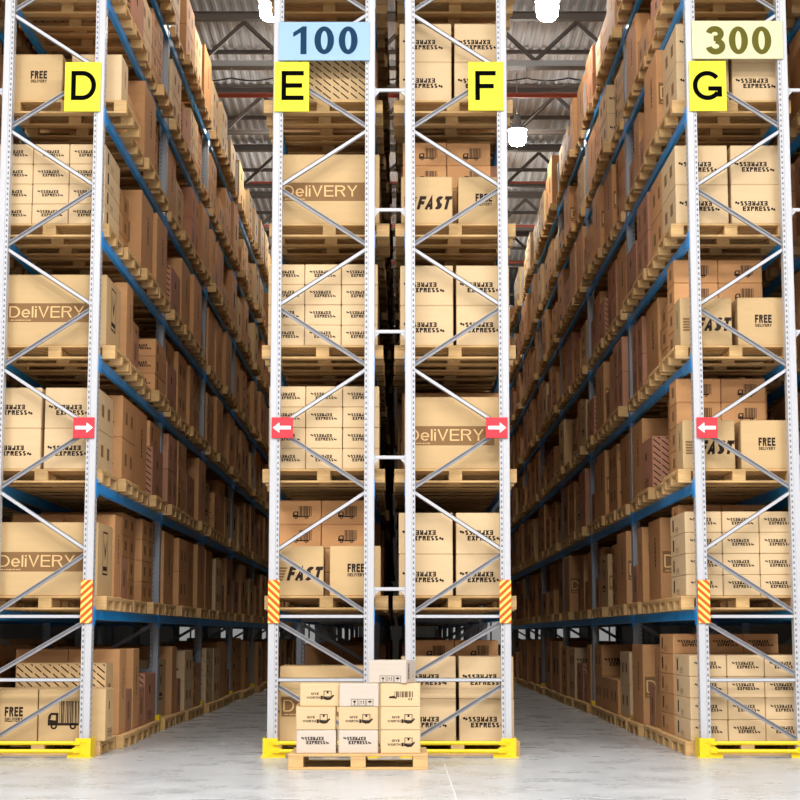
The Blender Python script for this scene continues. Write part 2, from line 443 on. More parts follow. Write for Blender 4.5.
def grid(key, nx, nz, cx=0, gap=.006, zgap=.001, y=0.0, miss=()):
    w, h = CM[key][1], CM[key][3]; out = []
    hor = {1: [''], 2: ['left', 'right'], 3: ['left', 'middle', 'right']}[nx]
    ver = {1: [''], 2: ['bottom', 'top'], 3: ['bottom', 'middle row', 'top'], 4: ['bottom row', 'second row', 'third row', 'top row'], 5: ['bottom row', 'second row', 'third row', 'fourth row', 'top row']}[nz]
    for k in range(nz):
        for i in range(nx):
            if (i, k) in miss: continue
            out.append((key, cx + (i - (nx - 1) / 2) * (w + gap), y, k * (h + zgap), (ver[k] + ' ' + hor[i]).strip()))
    return out
def L_express12(): return grid('express_carton', 3, 4)
def L_express4(): return grid('express_box', 2, 2, gap=.035)
def L_delivery(cx=0): return [('delivery_box', cx, 0, 0, '')]
def L_fastfree(): return [('fast_box', -.31, 0, 0, ''), ('free_box', .30, 0, 0, '')] + [(a, b - .08, c, d, 'rear ' + e) for a, b, c, d, e in grid('truck_carton', 2, 4, y=.49)]
SIDE = {
    's_tall': lambda r: [('tall_box', r.uniform(-.04, .04), 0, 0, '')],
    's_trucks': lambda r: grid('truck_carton', 2, r.choice((3, 4, 4, 3)), y=0) ,
    's_express4': lambda r: grid('express_box_brown', 2, 2, gap=.015),
    's_express1': lambda r: grid('express_box_brown', 2, 1, gap=.015),
    's_wide': lambda r: [('wide_box', 0, 0, 0, '')] + ([('low_box', r.choice((-.26, .26)), 0, .622, 'upper')] if r.random() < .5 else []),
    's_upright': lambda r: [('upright_box', -.29, .02, 0, 'left'), ('upright_box', .29, .05, 0, 'right')] + [('marked_box', -.29, .52, 0, 'rear left'), ('marked_box', .29, .54, 0, 'rear right')],
    's_marked': lambda r: grid('marked_box', 2, 2, gap=.02) ,
    's_low': lambda r: grid('low_box', 2, r.choice((2, 3, 3)), gap=.02),
    's_delivery': lambda r: [('delivery_box', r.uniform(-.05, .05), 0, 0, '')],
    's_light24': lambda r: grid('express_box', 2, 2, gap=.03), 's_light34': lambda r: grid('express_carton', 3, 4), 's_trucks4': lambda r: grid('truck_carton', 2, 4), 's_small5': lambda r: grid('express_carton_brown', 3, 5),
    's_small': lambda r: grid('express_carton_brown', 3, r.choice((3, 4))),
}

# ---------------------------------------------------------------- pallets: 1.30 wide (x), 1.05 deep (y), 0.144 high
PW, PD, PH = 1.30, 1.05, .144
def mb_deck():
    mb = MB(); n = 7; bw = .118
    for k in range(n):
        y = (PD - bw) * k / (n - 1)
        mb.bbox(-PW / 2, PW / 2, y, y + bw, PH - .022, PH, .003)
    for x in (-PW / 2 + .07, 0, PW / 2 - .07):
        mb.box(x - .07, x + .07, 0.001, PD - .001, PH - .044, PH - .022)
    return mb
def mb_block(ix, iy):
    mb = MB(); x = (-PW / 2 + .07, 0, PW / 2 - .07)[ix]; y = (.06, PD / 2, PD - .06)[iy]
    mb.bbox(x - .07, x + .07, y - .058, y + .058, .022, PH - .044, .003)
    return mb
def mb_low(iy):
    mb = MB(); y = (.06, PD / 2, PD - .06)[iy]
    mb.bbox(-PW / 2, PW / 2, y - .058, y + .058, 0, .022, .003)
    return mb
def mb_pallet():
    mb = mb_deck()
    for iy in range(3):
        l = mb_low(iy); mb.add(l.v, l.f)
        for ix in range(3):
            b = mb_block(ix, iy); mb.add(b.v, b.f)
    return mb
PAL = mb_pallet(); PAL_ME = PAL.mesh('wooden_pallet', [M['wood']])
DECK = mb_deck().mesh('deck', [M['wood']])
BLOCK = [[mb_block(i, j).mesh('block', [M['wood']]) for j in range(3)] for i in range(3)]
LOWB = [mb_low(j).mesh('bottom_board', [M['wood']]) for j in range(3)]
def pallet(x, y, z, label, group, parts=False):
    if not parts:
        o = link('wooden_pallet', PAL_ME, None, (x, y, z)); return tag(o, label, 'pallet', group)
    p = empty('wooden_pallet', (x, y, z), 0, label, 'pallet', group)
    link('deck', DECK, p)
    for j in range(3):
        link('bottom_board', LOWB[j], p)
        for i in range(3): link('block', BLOCK[i][j], p)
    return p

# ---------------------------------------------------------------- layout
PITCH = 1.336
BEAMTOP = [0.0, 1.507, 2.846, 4.177, 5.512, 6.890, 8.190, 9.521]            # floor, seven shelves
LEVELS = len(BEAMTOP)
BAY, NB = 5.06, 7
ROWS = dict(C=(-5.725, -4.625), D=(-4.30, -3.20), E=(-1.37, -.27), F=(.054, 1.154), G=(3.10, 4.20), H=(4.525, 5.625))
PO, PDEP = .105, .14           # post width, depth
FRAMETOP = 10.45

def slot_y(n): return (n // 4) * BAY + .20 + 1.17 * (n % 4)

# far stuff collectors
far_pal, far_box = MB(), MB()

def place_load(row, lvl, slot, load, cx, y0, kindword, individual, rj=0.0):
    z = BEAMTOP[lvl]
    where = f"{SHELF[lvl]}, {ROWNAME[row]}"
    pl = 'front pallet' if slot == 0 else f'{ORD[slot] if slot < len(ORD) else slot} pallet back'
    if individual:
        pallet(cx, y0, z, f"wooden pallet, {pl.replace(' pallet', ' one')}, {where}" if slot else f"front wooden pallet carrying the {kindword}, {where}", f"wooden pallets in {ROWNAME[row]}", parts=(slot == 0 and row in 'DEFG'))
    else:
        far_pal.add([(v[0] + cx, v[1] + y0, v[2] + z) for v in PAL.v], PAL.f)
    for key, dx, dy, dz, pos in load:
        me, w, d, h = CM[key]
        jx = R.uniform(-.0015, .0015) + rj; jy = R.uniform(0, .008)
        x, y, zz = cx + dx + jx, y0 + .02 + dy + jy, z + PH + .0005 + dz
        if individual:
            desc, nm = DESC[key]
            o = link(nm, me, None, (x, y, zz), R.uniform(-.0008, .0008))
            lab = ', '.join([s for s in (desc, pos, pl, where) if s])
            tag(o, lab, 'box', f"{desc} group in {ROWNAME[row]}")
        else:
            b = {'tan': 0, 'brown': 1, 'rust': 2, 'pale': 0}[{'express_carton': 'tan', 'express_box': 'tan', 'delivery_box': 'tan', 'wide_box': 'rust', 'marked_box': 'rust'}.get(key, 'brown')]
            far_box.box(x - w / 2, x + w / 2, y, y + d, zz, zz + h - .002, b)
            for s in (-1, 1):
                xs = x + s * (w / 2 + .002)
                far_box.add([(xs, y + d * .4, zz + h * .35), (xs, y + d * .6, zz + h * .35), (xs, y + d * .6, zz + h * .65), (xs, y + d * .4, zz + h * .65)], [(0, 1, 2, 3)], 3)

# front loads, read off the photograph (row, level) -> (load, x centre, word)
FR = {
    ('D', 0): ([('free_floor_box', -.365, 0, 0, ''), ('truck_floor_box', .345, 0, 0, ''), ('striped_box', .12, .52, 0, 'behind')], -3.77, 'FREE DELIVERY and lorry boxes'),
    ('D', 1): (L_delivery(), -3.735, 'delivery box'), ('D', 2): (L_express4(), -3.81, 'express boxes'), ('D', 3): (L_delivery(), -3.70, 'delivery box'),
    ('D', 4): (L_express12(), -3.795, 'small express cartons'), ('D', 5): ([('free_box', -.33, 0, 0, ''), ('plain_box', .31, 0, 0, '')] + [(a, b, c, d, 'rear ' + e) for a, b, c, d, e in grid('truck_carton', 2, 2, y=.49)], -3.635, 'FREE DELIVERY box'),
    ('D', 6): (L_express4(), -3.75, 'express boxes'), ('D', 7): (L_delivery(), -3.75, 'delivery box'),
    ('E', 0): (L_delivery(), -.72, 'delivery box'), ('E', 1): (L_fastfree(), -.775, 'FAST and FREE boxes'), ('E', 2): (L_express12(), -.81, 'small express cartons'),
    ('E', 3): (L_express12(), -.83, 'small express cartons'), ('E', 4): (L_delivery(), -.765, 'delivery box'), ('E', 5): ([('striped_box', .0, 0, 0, '')], -.84, 'dash patterned box'),
    ('E', 6): (L_express4(), -.80, 'express boxes'), ('E', 7): (L_express12(), -.80, 'small express cartons'),
    ('F', 0): (L_express4() + [(a, b, c, d, 'rear ' + e) for a, b, c, d, e in []], .60, 'express boxes'), ('F', 1): (L_express4(), .575, 'express boxes'), ('F', 2): (L_delivery(), .59, 'delivery box'),
    ('F', 3): (L_express4(), .59, 'express boxes'), ('F', 4): (L_fastfree(), .60, 'FAST and FREE boxes'), ('F', 5): (L_express4(), .58, 'express boxes'),
    ('F', 6): (L_express12(), .62, 'small express cartons'), ('F', 7): (L_delivery(), .62, 'delivery box'),
    ('G', 0): (L_express12(), 3.62, 'small express cartons'), ('G', 1): (L_express12(), 3.605, 'small express cartons'), ('G', 2): (L_fastfree(), 3.60, 'FAST and FREE boxes'),
    ('G', 3): (L_fastfree(), 3.60, 'FAST and FREE boxes'), ('G', 4): (L_express4(), 3.58, 'express boxes'), ('G', 5): (L_express4(), 3.62, 'express boxes'),
    ('G', 6): (L_delivery(), 3.6, 'delivery box'), ('G', 7): (L_express12(), 3.6, 'small express cartons'),
}
SK = [k for k in SIDE if k[-1] not in '45']+['s_express4']
# second pallets chosen to match the photo where it shows them
PICK = {('D', 0, 1): 's_upright', ('D', 0, 2): 's_upright', ('D', 1, 1): 's_upright', ('D', 1, 2): 's_trucks', ('D', 1, 3): 's_trucks', ('D', 2, 1): 's_express4', ('D', 2, 2): 's_tall',
        ('D', 3, 1): 's_upright', ('D', 3, 2): 's_trucks', ('D', 3, 3): 's_small', ('D', 4, 1): 's_trucks', ('D', 5, 1): 's_express1', ('D', 5, 2): 's_tall',
        ('G', 0, 1): 's_small5', ('G', 0, 2): 's_upright', ('G', 1, 1): 's_trucks4', ('G', 1, 2): 's_tall', ('G', 2, 1): 's_trucks', ('G', 3, 1): 's_trucks', ('G', 4, 1): 's_express4', ('G', 3, 2): 's_tall',
        ('E', 3, 1): 's_small', ('E', 2, 1): 's_small', ('F', 3, 1): 's_express4', ('F', 1, 1): 's_express4', ('F', 0, 1): 's_trucks4', ('F', 0, 2): 's_express1', ('E', 0, 1): 's_express1', ('E', 0, 2): 's_express1', ('E', 0, 3): 's_express1'}
NS = NB * 4
for row, (x0, x1) in ROWS.items():
    cen = (x0 + x1) / 2
    for lvl in range(LEVELS):
        for slot in range(NS):
            if row in 'CH' and slot > 11: continue
            if (row, lvl) in FR and slot == 0:
                load, cx, word = FR[(row, lvl)]
                place_load(row, lvl, 0, load, cx, slot_y(0), word, True)
                continue
            if (row, lvl, slot) in PICK: kd = PICK[(row, lvl, slot)]
            else:
                kd = R.choice(SK)
                if R.random() < .25: kd = 's_tall'
                if row in 'DG' and R.random() < {7: .75, 6: .3}.get(lvl, .06): kd = R.choice(('s_light24', 's_light24', 's_light34', 's_delivery'))  # paler cartons on the upper shelves: lamp light put into the cardboard colour
            load = SIDE[kd](R)
            if row in 'DG': cx = cen + R.uniform(-.05, .05); indiv = slot < 11
            else: cx = cen + R.uniform(-.03, .03); indiv = slot < (3 if row in 'EF' else 3)
            if kd == 's_trucks' and indiv:
                load = [(a, b, c, d, ('near ' + e)) for a, b, c, d, e in load] + [(a, b, c + .49, d, 'rear ' + e) for a, b, c, d, e in load]
            elif kd == 's_trucks': load = load + [(a, b, c + .49, d, e) for a, b, c, d, e in load]
            elif kd == 's_marked': load = [(a, b, c, d, 'near ' + e) for a, b, c, d, e in load] + [(a, b, c + .49, d, 'rear ' + e) for a, b, c, d, e in load]
            place_load(row, lvl, slot, load, cx, slot_y(slot) + R.uniform(-.02, .02), '', indiv)
o = far_pal.build('distant_pallets', M['wood']); tag(o, 'distant wooden pallets deep in the aisles on every shelf', 'pallet', kind='stuff')
o = far_box.build('distant_cartons', [M['tan'], M['brown'], M['rust'], M['ink']]); tag(o, 'distant brown cartons deep in the aisles on every shelf', 'box', kind='stuff')

# ---------------------------------------------------------------- racks
def mb_post(inner, slots=True):
    """post spans x 0..PO; inner=+1: perforated flange on the +x side"""
    mb = MB(); H = FRAMETOP; fl = .034
    a, b = (0, PO - fl) if inner > 0 else (fl, PO)
    c, d = (PO - fl, PO) if inner > 0 else (0, fl)
    mb.bbox(a, b, 0, PDEP, 0, H, .006)
    mb.box(c, d, .010, PDEP - .01, 0, H)
    if slots:
        n = int((H - .25) / .058)
        for k in range(n):
            z = .24 + k * .058; xm = (c + d) / 2
            mb.add([(xm - .009, .0088, z), (xm + .009, .0088, z), (xm + .006, .0088, z + .026), (xm - .006, .0088, z + .026)], [(0, 1, 2, 3)], 1)
            xs = (a - .001) if inner > 0 else (b + .001)
            mb.add([(xs, .05, z), (xs, .062, z), (xs, .062, z + .022), (xs, .05, z + .022)], [(0, 1, 2, 3)], 1)
            mb.add([(xs, .09, z), (xs, .102, z), (xs, .102, z + .022), (xs, .09, z + .022)], [(0, 1, 2, 3)], 1)
    return mb
POST = {s: mb_post(s).mesh('post', [M['white'], M['slot']]) for s in (1, -1)}
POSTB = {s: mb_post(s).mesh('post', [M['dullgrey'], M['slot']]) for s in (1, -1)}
def mb_channel(p0, p1, w=.044, d=.032, t=.004, open_front=False):
    """steel channel lying in the x-z plane; the web faces the camera, or the open side does"""
    mb = MB(); p0 = Vector(p0); p1 = Vector(p1); u = (p1 - p0).normalized(); n = Vector((-u.z, 0, u.x)); y = Vector((0, 1, 0))
    def bar(a0, a1, y0, y1):
        vs = [p + n * a + y * b for p in (p0, p1) for a, b in ((a0, y0), (a1, y0), (a1, y1), (a0, y1))]
        mb.add(vs, [(0, 1, 2, 3), (7, 6, 5, 4), (0, 4, 5, 1), (1, 5, 6, 2), (2, 6, 7, 3), (3, 7, 4, 0)])
    h = w / 2
    bar(-h, h, *((d - t, d) if open_front else (0, t)))
    bar(-h, -h + t * 1.6, 0, d); bar(h - t * 1.6, h, 0, d)
    return mb
def mb_beam(L):
    mb = MB()
    mb.bbox(0, .05, PDEP + .002, L - .002, -.105, 0, .005)
    mb.box(-.004, 0.0, PDEP - .09, PDEP + .05, -.16, .03); mb.box(-.004, 0.0, L - .05, L + .09, -.16, .03)      # end connectors
    return mb
BEAM = mb_beam(BAY).mesh('beam', [M['blue']])
b2 = mb_beam(BAY); b2.v = [(.05 - x, y, z) for x, y, z in b2.v]
BEAM2 = b2.mesh('beam', [M['blue']])
FOOT = MB(); FOOT.bbox(-.03, PO + .03, -.02, PDEP + .03, 0, .012, .003); FOOT_ME = FOOT.mesh('foot_plate', [M['grey']])

def zig_nodes():
    a = 1.455; out = []
    z = a
    while z < FRAMETOP - .3:
        out.append(z); z += .652
    return out
ZN = zig_nodes()
def frame_braces(x0, x1, nodes_right):
    """list of channel meshes for one end frame; nodes_right: lower node sits on the right post"""
    xl, xr = x0 + PO - .03, x1 - PO + .03
    out = []
    Y = .05
    hi, lo = (xl, xr) if nodes_right else (xr, xl)
    for z in (1.435, .782): out.append((mb_channel((xl, Y - .02, z), (xr, Y - .02, z)), False))
    out.append((mb_channel((hi, Y, 1.385), (lo, Y, .83), open_front=True), True))
    out.append((mb_channel((hi, Y, .735), (lo, Y, .16), open_front=True), True))
    for k in range(len(ZN) - 1):
        za, zb = ZN[k] + .014, ZN[k + 1] - .014
        if k % 2 == 0: out.append((mb_channel((lo, Y, za), (hi, Y, zb), open_front=True), True))
        else: out.append((mb_channel((hi, Y, za), (lo, Y, zb)), False))
    return out
RLAB = dict(C='white steel pallet rack row at the far left edge', D='white steel pallet rack row carrying the letter D sign', E='white steel pallet rack row carrying the letter E sign',
            F='white steel pallet rack row carrying the letter F sign', G='white steel pallet rack row carrying the letter G sign', H='white steel pallet rack row at the far right edge')
for row, (x0, x1) in ROWS.items():
    root = empty('pallet_rack', (0, 0, 0), 0, RLAB[row], 'rack', 'pallet rack rows')
    nb = NB if row in 'DEFG' else 3
    fb = frame_braces(x0, x1, row in 'EG' or row == 'C')
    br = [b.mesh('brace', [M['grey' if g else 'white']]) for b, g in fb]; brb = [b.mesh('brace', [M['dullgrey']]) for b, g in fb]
    far_br = MB()
    nfr = {'D': nb + 1, 'G': nb + 1, 'E': 3, 'F': 3, 'C': 2, 'H': 2}[row]
    for f in range(nb + 1):
        y = f * BAY
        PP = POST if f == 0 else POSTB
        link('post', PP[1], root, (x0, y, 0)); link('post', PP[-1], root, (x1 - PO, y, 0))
        link('foot_plate', FOOT_ME, root, (x0, y, 0)); link('foot_plate', FOOT_ME, root, (x1 - PO, y, 0))
        if f < nfr:
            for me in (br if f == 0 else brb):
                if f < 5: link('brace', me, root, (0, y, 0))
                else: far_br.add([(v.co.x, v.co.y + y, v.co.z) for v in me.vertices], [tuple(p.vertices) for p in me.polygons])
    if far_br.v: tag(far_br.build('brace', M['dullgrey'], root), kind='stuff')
    for f in range(nb):
        for z in BEAMTOP[1:]:
            link('beam', BEAM, root, (x0, f * BAY, z)); link('beam', BEAM2, root, (x1 - .05, f * BAY, z))
# row spacers tie the back-to-back racks
def spacer(xa, xb, z, root):
    mb = MB(); mb.bbox(xa, xb, .03, .065, z - .018, z + .018, .004)
    for x, s in ((xa, 1), (xb, -1)):
        mb.prism([(x, z - .018), (x + s * .05, z - .018), (x, z - .075)], 'y', .035, .06)
        mb.box(min(x, x + s * .008), max(x, x + s * .008), .02, .08, z - .08, z + .03)
    return mb.build('row_spacer', M['white'], root)
roots = {o['label'][-6]: o for o in COL.objects if o.name.startswith('pallet_rack') and o['label'].endswith('sign')}
for z in (1.718, 3.098, 4.442, 5.768, 7.096, 8.42, 9.75):
    spacer(-.27, .054, z, roots['E']); spacer(-4.625, -4.30, z, roots['D']); spacer(4.20, 4.525, z, roots['G'])

# ---------------------------------------------------------------- yellow end guards, post guards
def guard_mb(s):
    """corner shoe: x measured from the outer post edge, growing inwards (s=+1 to the right)"""
    mb = MB()
    pts = [(-.035, 0), (.20, 0), (.20, .055), (.12, .115), (.12, .195), (-.035, .195)]
    mb.prism([(s * x, z) for x, z in pts], 'y', -.112, -.10)
    mb.box(min(s * -.035, s * -.023), max(s * -.035, s * -.023), -.10, PDEP + .04, 0, .195)
    mb.box(min(s * -.06, s * .20), max(s * -.06, s * .20), -.135, -.03, 0, .010)
    for x, z in ((.04, .03), (.04, .16)): mb.tube((s * x, -.120, z), (s * x, -.108, z), .014, 8)
    return mb
GL = {}
for row in 'DEFG':
    x0, x1 = ROWS[row]
    g = empty('rack_end_guard', (0, 0, 0), 0, f'yellow steel end guard with two rails at the foot of rack {row}', 'guard', 'yellow rack end guards')
    o = guard_mb(1); o.v = [(v[0] + x0, v[1], v[2]) for v in o.v]; o.build('corner_shoe', M['yellow'], g)
    o = guard_mb(-1); o.v = [(v[0] + x1, v[1], v[2]) for v in o.v]; o.build('corner_shoe', M['yellow'], g)
    for z in (.148, .066):
        mb = MB(); mb.tube((x0 + .14, -.125, z), (x1 - .14, -.125, z), .021, 12)
        for x, s in ((x0 + .14, -1), (x1 - .14, 1)):
            mb.prism([(x, z - .021), (x, z + .021), (x + s * .07, z + .016), (x + s * .07, z - .016)], 'y', -.135, -.112)
        mb.build('rail', M['yellow'], g)
pg = MB()
pg.box(0, .012, -.04, PDEP + .04, 0, .2); pg.box(-.16, 0, -.052, -.04, 0, .2); pg.box(-.16, 0, PDEP + .04, PDEP + .052, 0, .2)
PG = pg.mesh('post_guard', [M['yellow']])
for row, s in (('D', 1), ('G', -1)):
    for f in range(1, NB):
        x = ROWS[row][1] + .025 if s > 0 else ROWS[row][0] - .025
        o = link('post_guard', PG, None, (x, f * BAY + (0 if s > 0 else PDEP), 0), 0 if s > 0 else PI)
        tag(o, f'low yellow guard around the {ORD[f]} aisle post of rack {row}', 'guard', 'yellow post guards in the aisles')

# ---------------------------------------------------------------- signs
def glyph(ch, w, h, t):
    q = t / 2
    if ch == 'E': return [Qp(0, t, 0, h), Qp(t, w, 0, t), Qp(t, w, h - t, h), Qp(t, w * .93, h / 2 - q, h / 2 + q)]
    if ch == 'F': return [Qp(0, t, 0, h), Qp(t, w, h - t, h), Qp(t, w * .9, h * .48 - q, h * .48 + q)]
    if ch == 'D':
        return [Qp(0, t, 0, h)] + stroke_polys([(t, q), (w * .45, q)] + arc(w * .45, h / 2, w * .55 - q, h / 2 - q, -90, 90) + [(t, h - q)], t)
    if ch == 'G':
        return stroke_polys(arc(w * .5, h / 2, w * .5 - q, h / 2 - q, 38, 326, 30), t) + [Qp(w - t, w, h * .12, h * .47), Qp(w * .53, w - t + .001, h * .47 - t * .95, h * .47)]
    if ch == '1': return [[(w * .55, 0), (w, 0), (w, h), (w * .70, h), (w * .55, h * .86)], [(0, h * .62), (w * .55, h * .78), (w * .55, h * .86), (w * .70, h), (0, h * .78)]]
    if ch == '0':
        n = 28; out = []
        for i in range(n):
            a, b = 2 * PI * i / n, 2 * PI * (i + 1) / n
            f = lambda r, s: (w / 2 + (w / 2 - r) * math.cos(s), h / 2 + (h / 2 - r * .72) * math.sin(s))
            out.append([f(0, a), f(0, b), f(t, b), f(t, a)])
        return out
    if ch == '3':
        return stroke_polys(arc(w * .47, h * .735, w * .47 - t * .5, h * .265 - t * .4, 172, -88, 18), t * .92) + \
               stroke_polys(arc(w * .49, h * .285, w * .51 - t * .5, h * .285 - t * .4, 88, -172, 20), t * .92) + [Qp(w * .40, w * .54, h * .47, h * .47 + t * .86)]
def Qp(x0, x1, y0, y1): return [(x0, y0), (x1, y0), (x1, y1), (x0, y1)]
def glyph_obj(ch, name, x, z, w, h, t, y, m, parent):
    mb = MB()
    for i, p in enumerate(glyph(ch, w, h, t)): mb.prism([(x + a, z + b) for a, b in p], 'y', y - .003 - .00004 * i, y + .001)
    return mb.build(name, m, parent)
def board(x0, x1, z0, z1, m, parent, th=.022, y1=-.002, name='board'):
    mb = MB(); mb.bbox(x0, x1, y1 - th, y1, z0, z1, .003)
    return mb.build(name, m, parent)
SY = -.024
for ch, x0, x1, z0, z1, gx0, gx1 in (('D', -3.623, -3.237, 6.840, 7.390, -3.552, -3.283), ('E', -1.357, -.982, 6.840, 7.393, -1.28, -1.04), ('F', .738, 1.118, 6.850, 7.393, .813, 1.035), ('G', 3.127, 3.527, 6.846, 7.403, 3.163, 3.477)):
    s = empty('letter_sign', ((x0 + x1) / 2, 0, z0), 0, f'yellow sign with a black letter {ch} hung on rack {ch}', 'sign', 'yellow letter signs')
    for o in (board(x0, x1, z0, z1, M['signyellow'], s), glyph_obj(ch, 'letter', gx0, 6.965, gx1 - gx0, .325, .050, SY, M['black'], s)):
        o.location = (-(x0 + x1) / 2, 0, -z0)
for word, x0, x1, z0, z1, m1, m2, gs in (('100', -1.314, -.329, 7.410, 7.842, 'signblue', 'navy', ((-1.158, .145), (-.928, .213), (-.664, .205))),
                                         ('300', 3.166, 4.151, 7.428, 7.855, 'signcream', 'olive', ((3.315, .213), (3.565, .207), (3.815, .21)))):
    s = empty('number_sign', ((x0 + x1) / 2, 0, z0), 0, f"{'pale blue' if word == '100' else 'cream'} number sign reading {word} across the top of rack {'E' if word == '100' else 'G'}", 'sign', 'number signs')
    ob = [board(x0, x1, z0, z1, M[m1], s)]
    for c, (gx, gw) in zip(word, gs): ob.append(glyph_obj(c, 'numeral', gx, 7.478, gw, .312, .070, SY, M[m2], s))
    for o in ob: o.location = (-(x0 + x1) / 2, 0, -z0)
for row, x0, x1, d in (('D', -3.441, -3.218, 1), ('E', -1.352, -1.127, -1), ('F', .906, 1.133, 1), ('G', 3.123, 3.343, -1)):
    z0, z1 = 3.297, 3.516; cx = (x0 + x1) / 2; cz = (z0 + z1) / 2
    s = empty('arrow_sign', (cx, 0, z0), 0, f"red square sign with white arrow pointing {'right' if d > 0 else 'left'} on rack {row}", 'sign', 'red arrow signs')
    o1 = board(x0, x1, z0, z1, M['red'], s, .02)
    mb = MB()
    for p in ([(-.09, -.018), (.03, -.018), (.03, .018), (-.09, .018)], [(.03, -.055), (.098, 0), (.03, .055)]):
        mb.prism([(cx + d * a, cz + b) for a, b in p], 'y', -.025, -.021)
    o2 = mb.build('arrow', M['purewhite'], s)
    for o in (o1, o2): o.location = (-cx, 0, -z0)
    # hazard sleeve lower on the same post
    hx = {'D': (-3.318, -3.20), 'E': (-1.37, -1.255), 'F': (1.037, 1.154), 'G': (3.10, 3.221)}[row]
    a, b, zz0, zz1 = hx[0] - .003, hx[1] + .003, 1.363, 1.812
    mb = MB(); mb.bbox(a, b, -.014, -.001, zz0, zz1, .003)
    mb.box(a, a + .004, -.002, .03, zz0, zz1) if row in 'EG' else mb.box(b - .004, b, -.002, .03, zz0, zz1)
    w = b - a; sl = .115 * (1 if row in 'DF' else -1)
    for k in range(-2, 9):
        z = zz0 + k * .076
        q = clip([(a, z), (b, z + sl), (b, z + sl + .036), (a, z + .036)], a + .002, b - .002, zz0 + .002, zz1 - .002)
        if len(q) > 2: mb.add([(x, -.0155, y) for x, y in q], [tuple(range(len(q)))], 1)
    o = mb.build('hazard_sleeve', [M['orange'], M['stripe']])
    tag(o, f'orange and yellow striped hazard sleeve on the aisle post of rack {row}', 'hazard marker', 'striped hazard sleeves')

# ---------------------------------------------------------------- pallet of cartons standing in front
pallet(-.39, -1.75, 0, 'wooden pallet on the floor in front of racks E and F', 'wooden pallets standing on the floor', True)
zf = PH + .0005
FG = [('pale_express_carton', -.785, 0, 'pale express carton, bottom left of the pallet stack on the floor', 'express_carton', 0), ('pale_express_carton', -.39, 0, 'pale express carton, bottom middle of the pallet stack on the floor', 'express_carton', 0),
      ('care_carton', .005, 0, 'tan hand-print carton, bottom right of the pallet stack on the floor', 'hand_print_carton', 0),
      ('care_carton', -.79, 1, 'tan hand-print carton, middle left of the pallet stack on the floor', 'hand_print_carton', .02), ('care_carton', -.39, 1, 'tan hand-print carton, centre of the pallet stack on the floor', 'hand_print_carton', 0),
      ('care_carton', .005, 1, 'tan hand-print carton, middle right of the pallet stack on the floor', 'hand_print_carton', 0),
      ('care_carton', -.757, 2, 'tan hand-print carton, third layer left of the floor stack', 'hand_print_carton', 0), ('handling_mark_carton', -.385, 2, 'pale handling-mark carton, third layer middle of the floor stack', 'handling_mark_carton', 0),
      ('lorry_carton', .005, 2, 'tan carton with bar-code lorry, third layer right of the floor stack', 'lorry_carton', 0)]
for key, x, k, lab, nm, rz in FG:
    o = link(nm, CM[key][0], None, (x, -1.66 + (.05 if k == 2 and x < -.7 else 0), zf + k * (FH + .001)), rz)
    tag(o, lab, 'box', 'cartons stacked on the floor pallet')
o = link('handling_mark_carton', CM['handling_mark_carton'][0], None, (-.12, -1.63, zf + 3 * (FH + .001)), -.30)
tag(o, 'pale handling-mark carton on top of the floor stack, turned askew', 'box', 'cartons stacked on the floor pallet')

# ---------------------------------------------------------------- setting
def struct(name, mb, m):
    o = mb.build(name, m); return tag(o, kind='structure')
HX, Y0, Y1, ZR = 9.0, -34.0, 46.0, 12.6
mb = MB(); mb.add([(-HX, Y0, 0), (HX, Y0, 0), (HX, Y1, 0), (-HX, Y1, 0)], [(0, 1, 2, 3)]); tag(struct('floor', mb, M['floor']), 'pale polished concrete floor with mottled patches')
mb = MB(); mb.box(-HX - .2, -HX, Y0, Y1, 0, ZR); struct('wall_left', mb, M['wall'])
mb = MB(); mb.box(HX, HX + .2, Y0, Y1, 0, ZR); struct('wall_right', mb, M['wall'])
mb = MB(); mb.box(-HX, HX, Y1, Y1 + .2, 0, ZR); struct('wall_back', mb, M['wall'])
for k, x in enumerate((-7.6, -6.1, -4.7, -3.3, -1.9, 1.9, 3.3, 4.7, 6.1, 7.6)):  # added glowing windows, invented to give pale patches through the racks
    mb = MB(); mb.box(x - .4, x + .4, Y1 - .03, Y1 - .005, .9, 2.3, 1); mb.box(x - .46, x - .4, Y1 - .07, Y1 - .005, .85, 2.36, 0); mb.box(x + .4, x + .46, Y1 - .07, Y1 - .005, .85, 2.36, 0)
    mb.box(x - .46, x + .46, Y1 - .07, Y1 - .005, 2.3, 2.36, 0); mb.box(x - .46, x + .46, Y1 - .07, Y1 - .005, .84, .9, 0); mb.box(x - .03, x + .03, Y1 - .06, Y1 - .02, .9, 2.3, 0)
    tag(mb.build(f'added_glow_window_{k + 1}', [M['truss'], M['daylight']]), kind='structure')
mb = MB(); per = .18; n = int(2 * HX / per)
prof = []
for k in range(n):
    x = -HX + k * per; prof += [(x, 0), (x + per * .32, 0), (x + per * .46, .04), (x + per * .86, .04)]
prof.append((HX, 0))
yr0, yr1 = Y0, Y1
vs = [(x, yr0, ZR + z) for x, z in prof] + [(x, yr1, ZR + z) for x, z in prof]; m_ = len(prof)
mb.add(vs, [(i, i + 1, m_ + i + 1, m_ + i) for i in range(m_ - 1)])
tag(struct('ceiling', mb, M['roof']), 'grey corrugated metal roof sheets')
mb = MB(); mb.box(.425, .437, Y0, -.2, .0004, .0012); tag(struct('trim_1', mb, M['joint']), 'pale floor joint running away from camera')

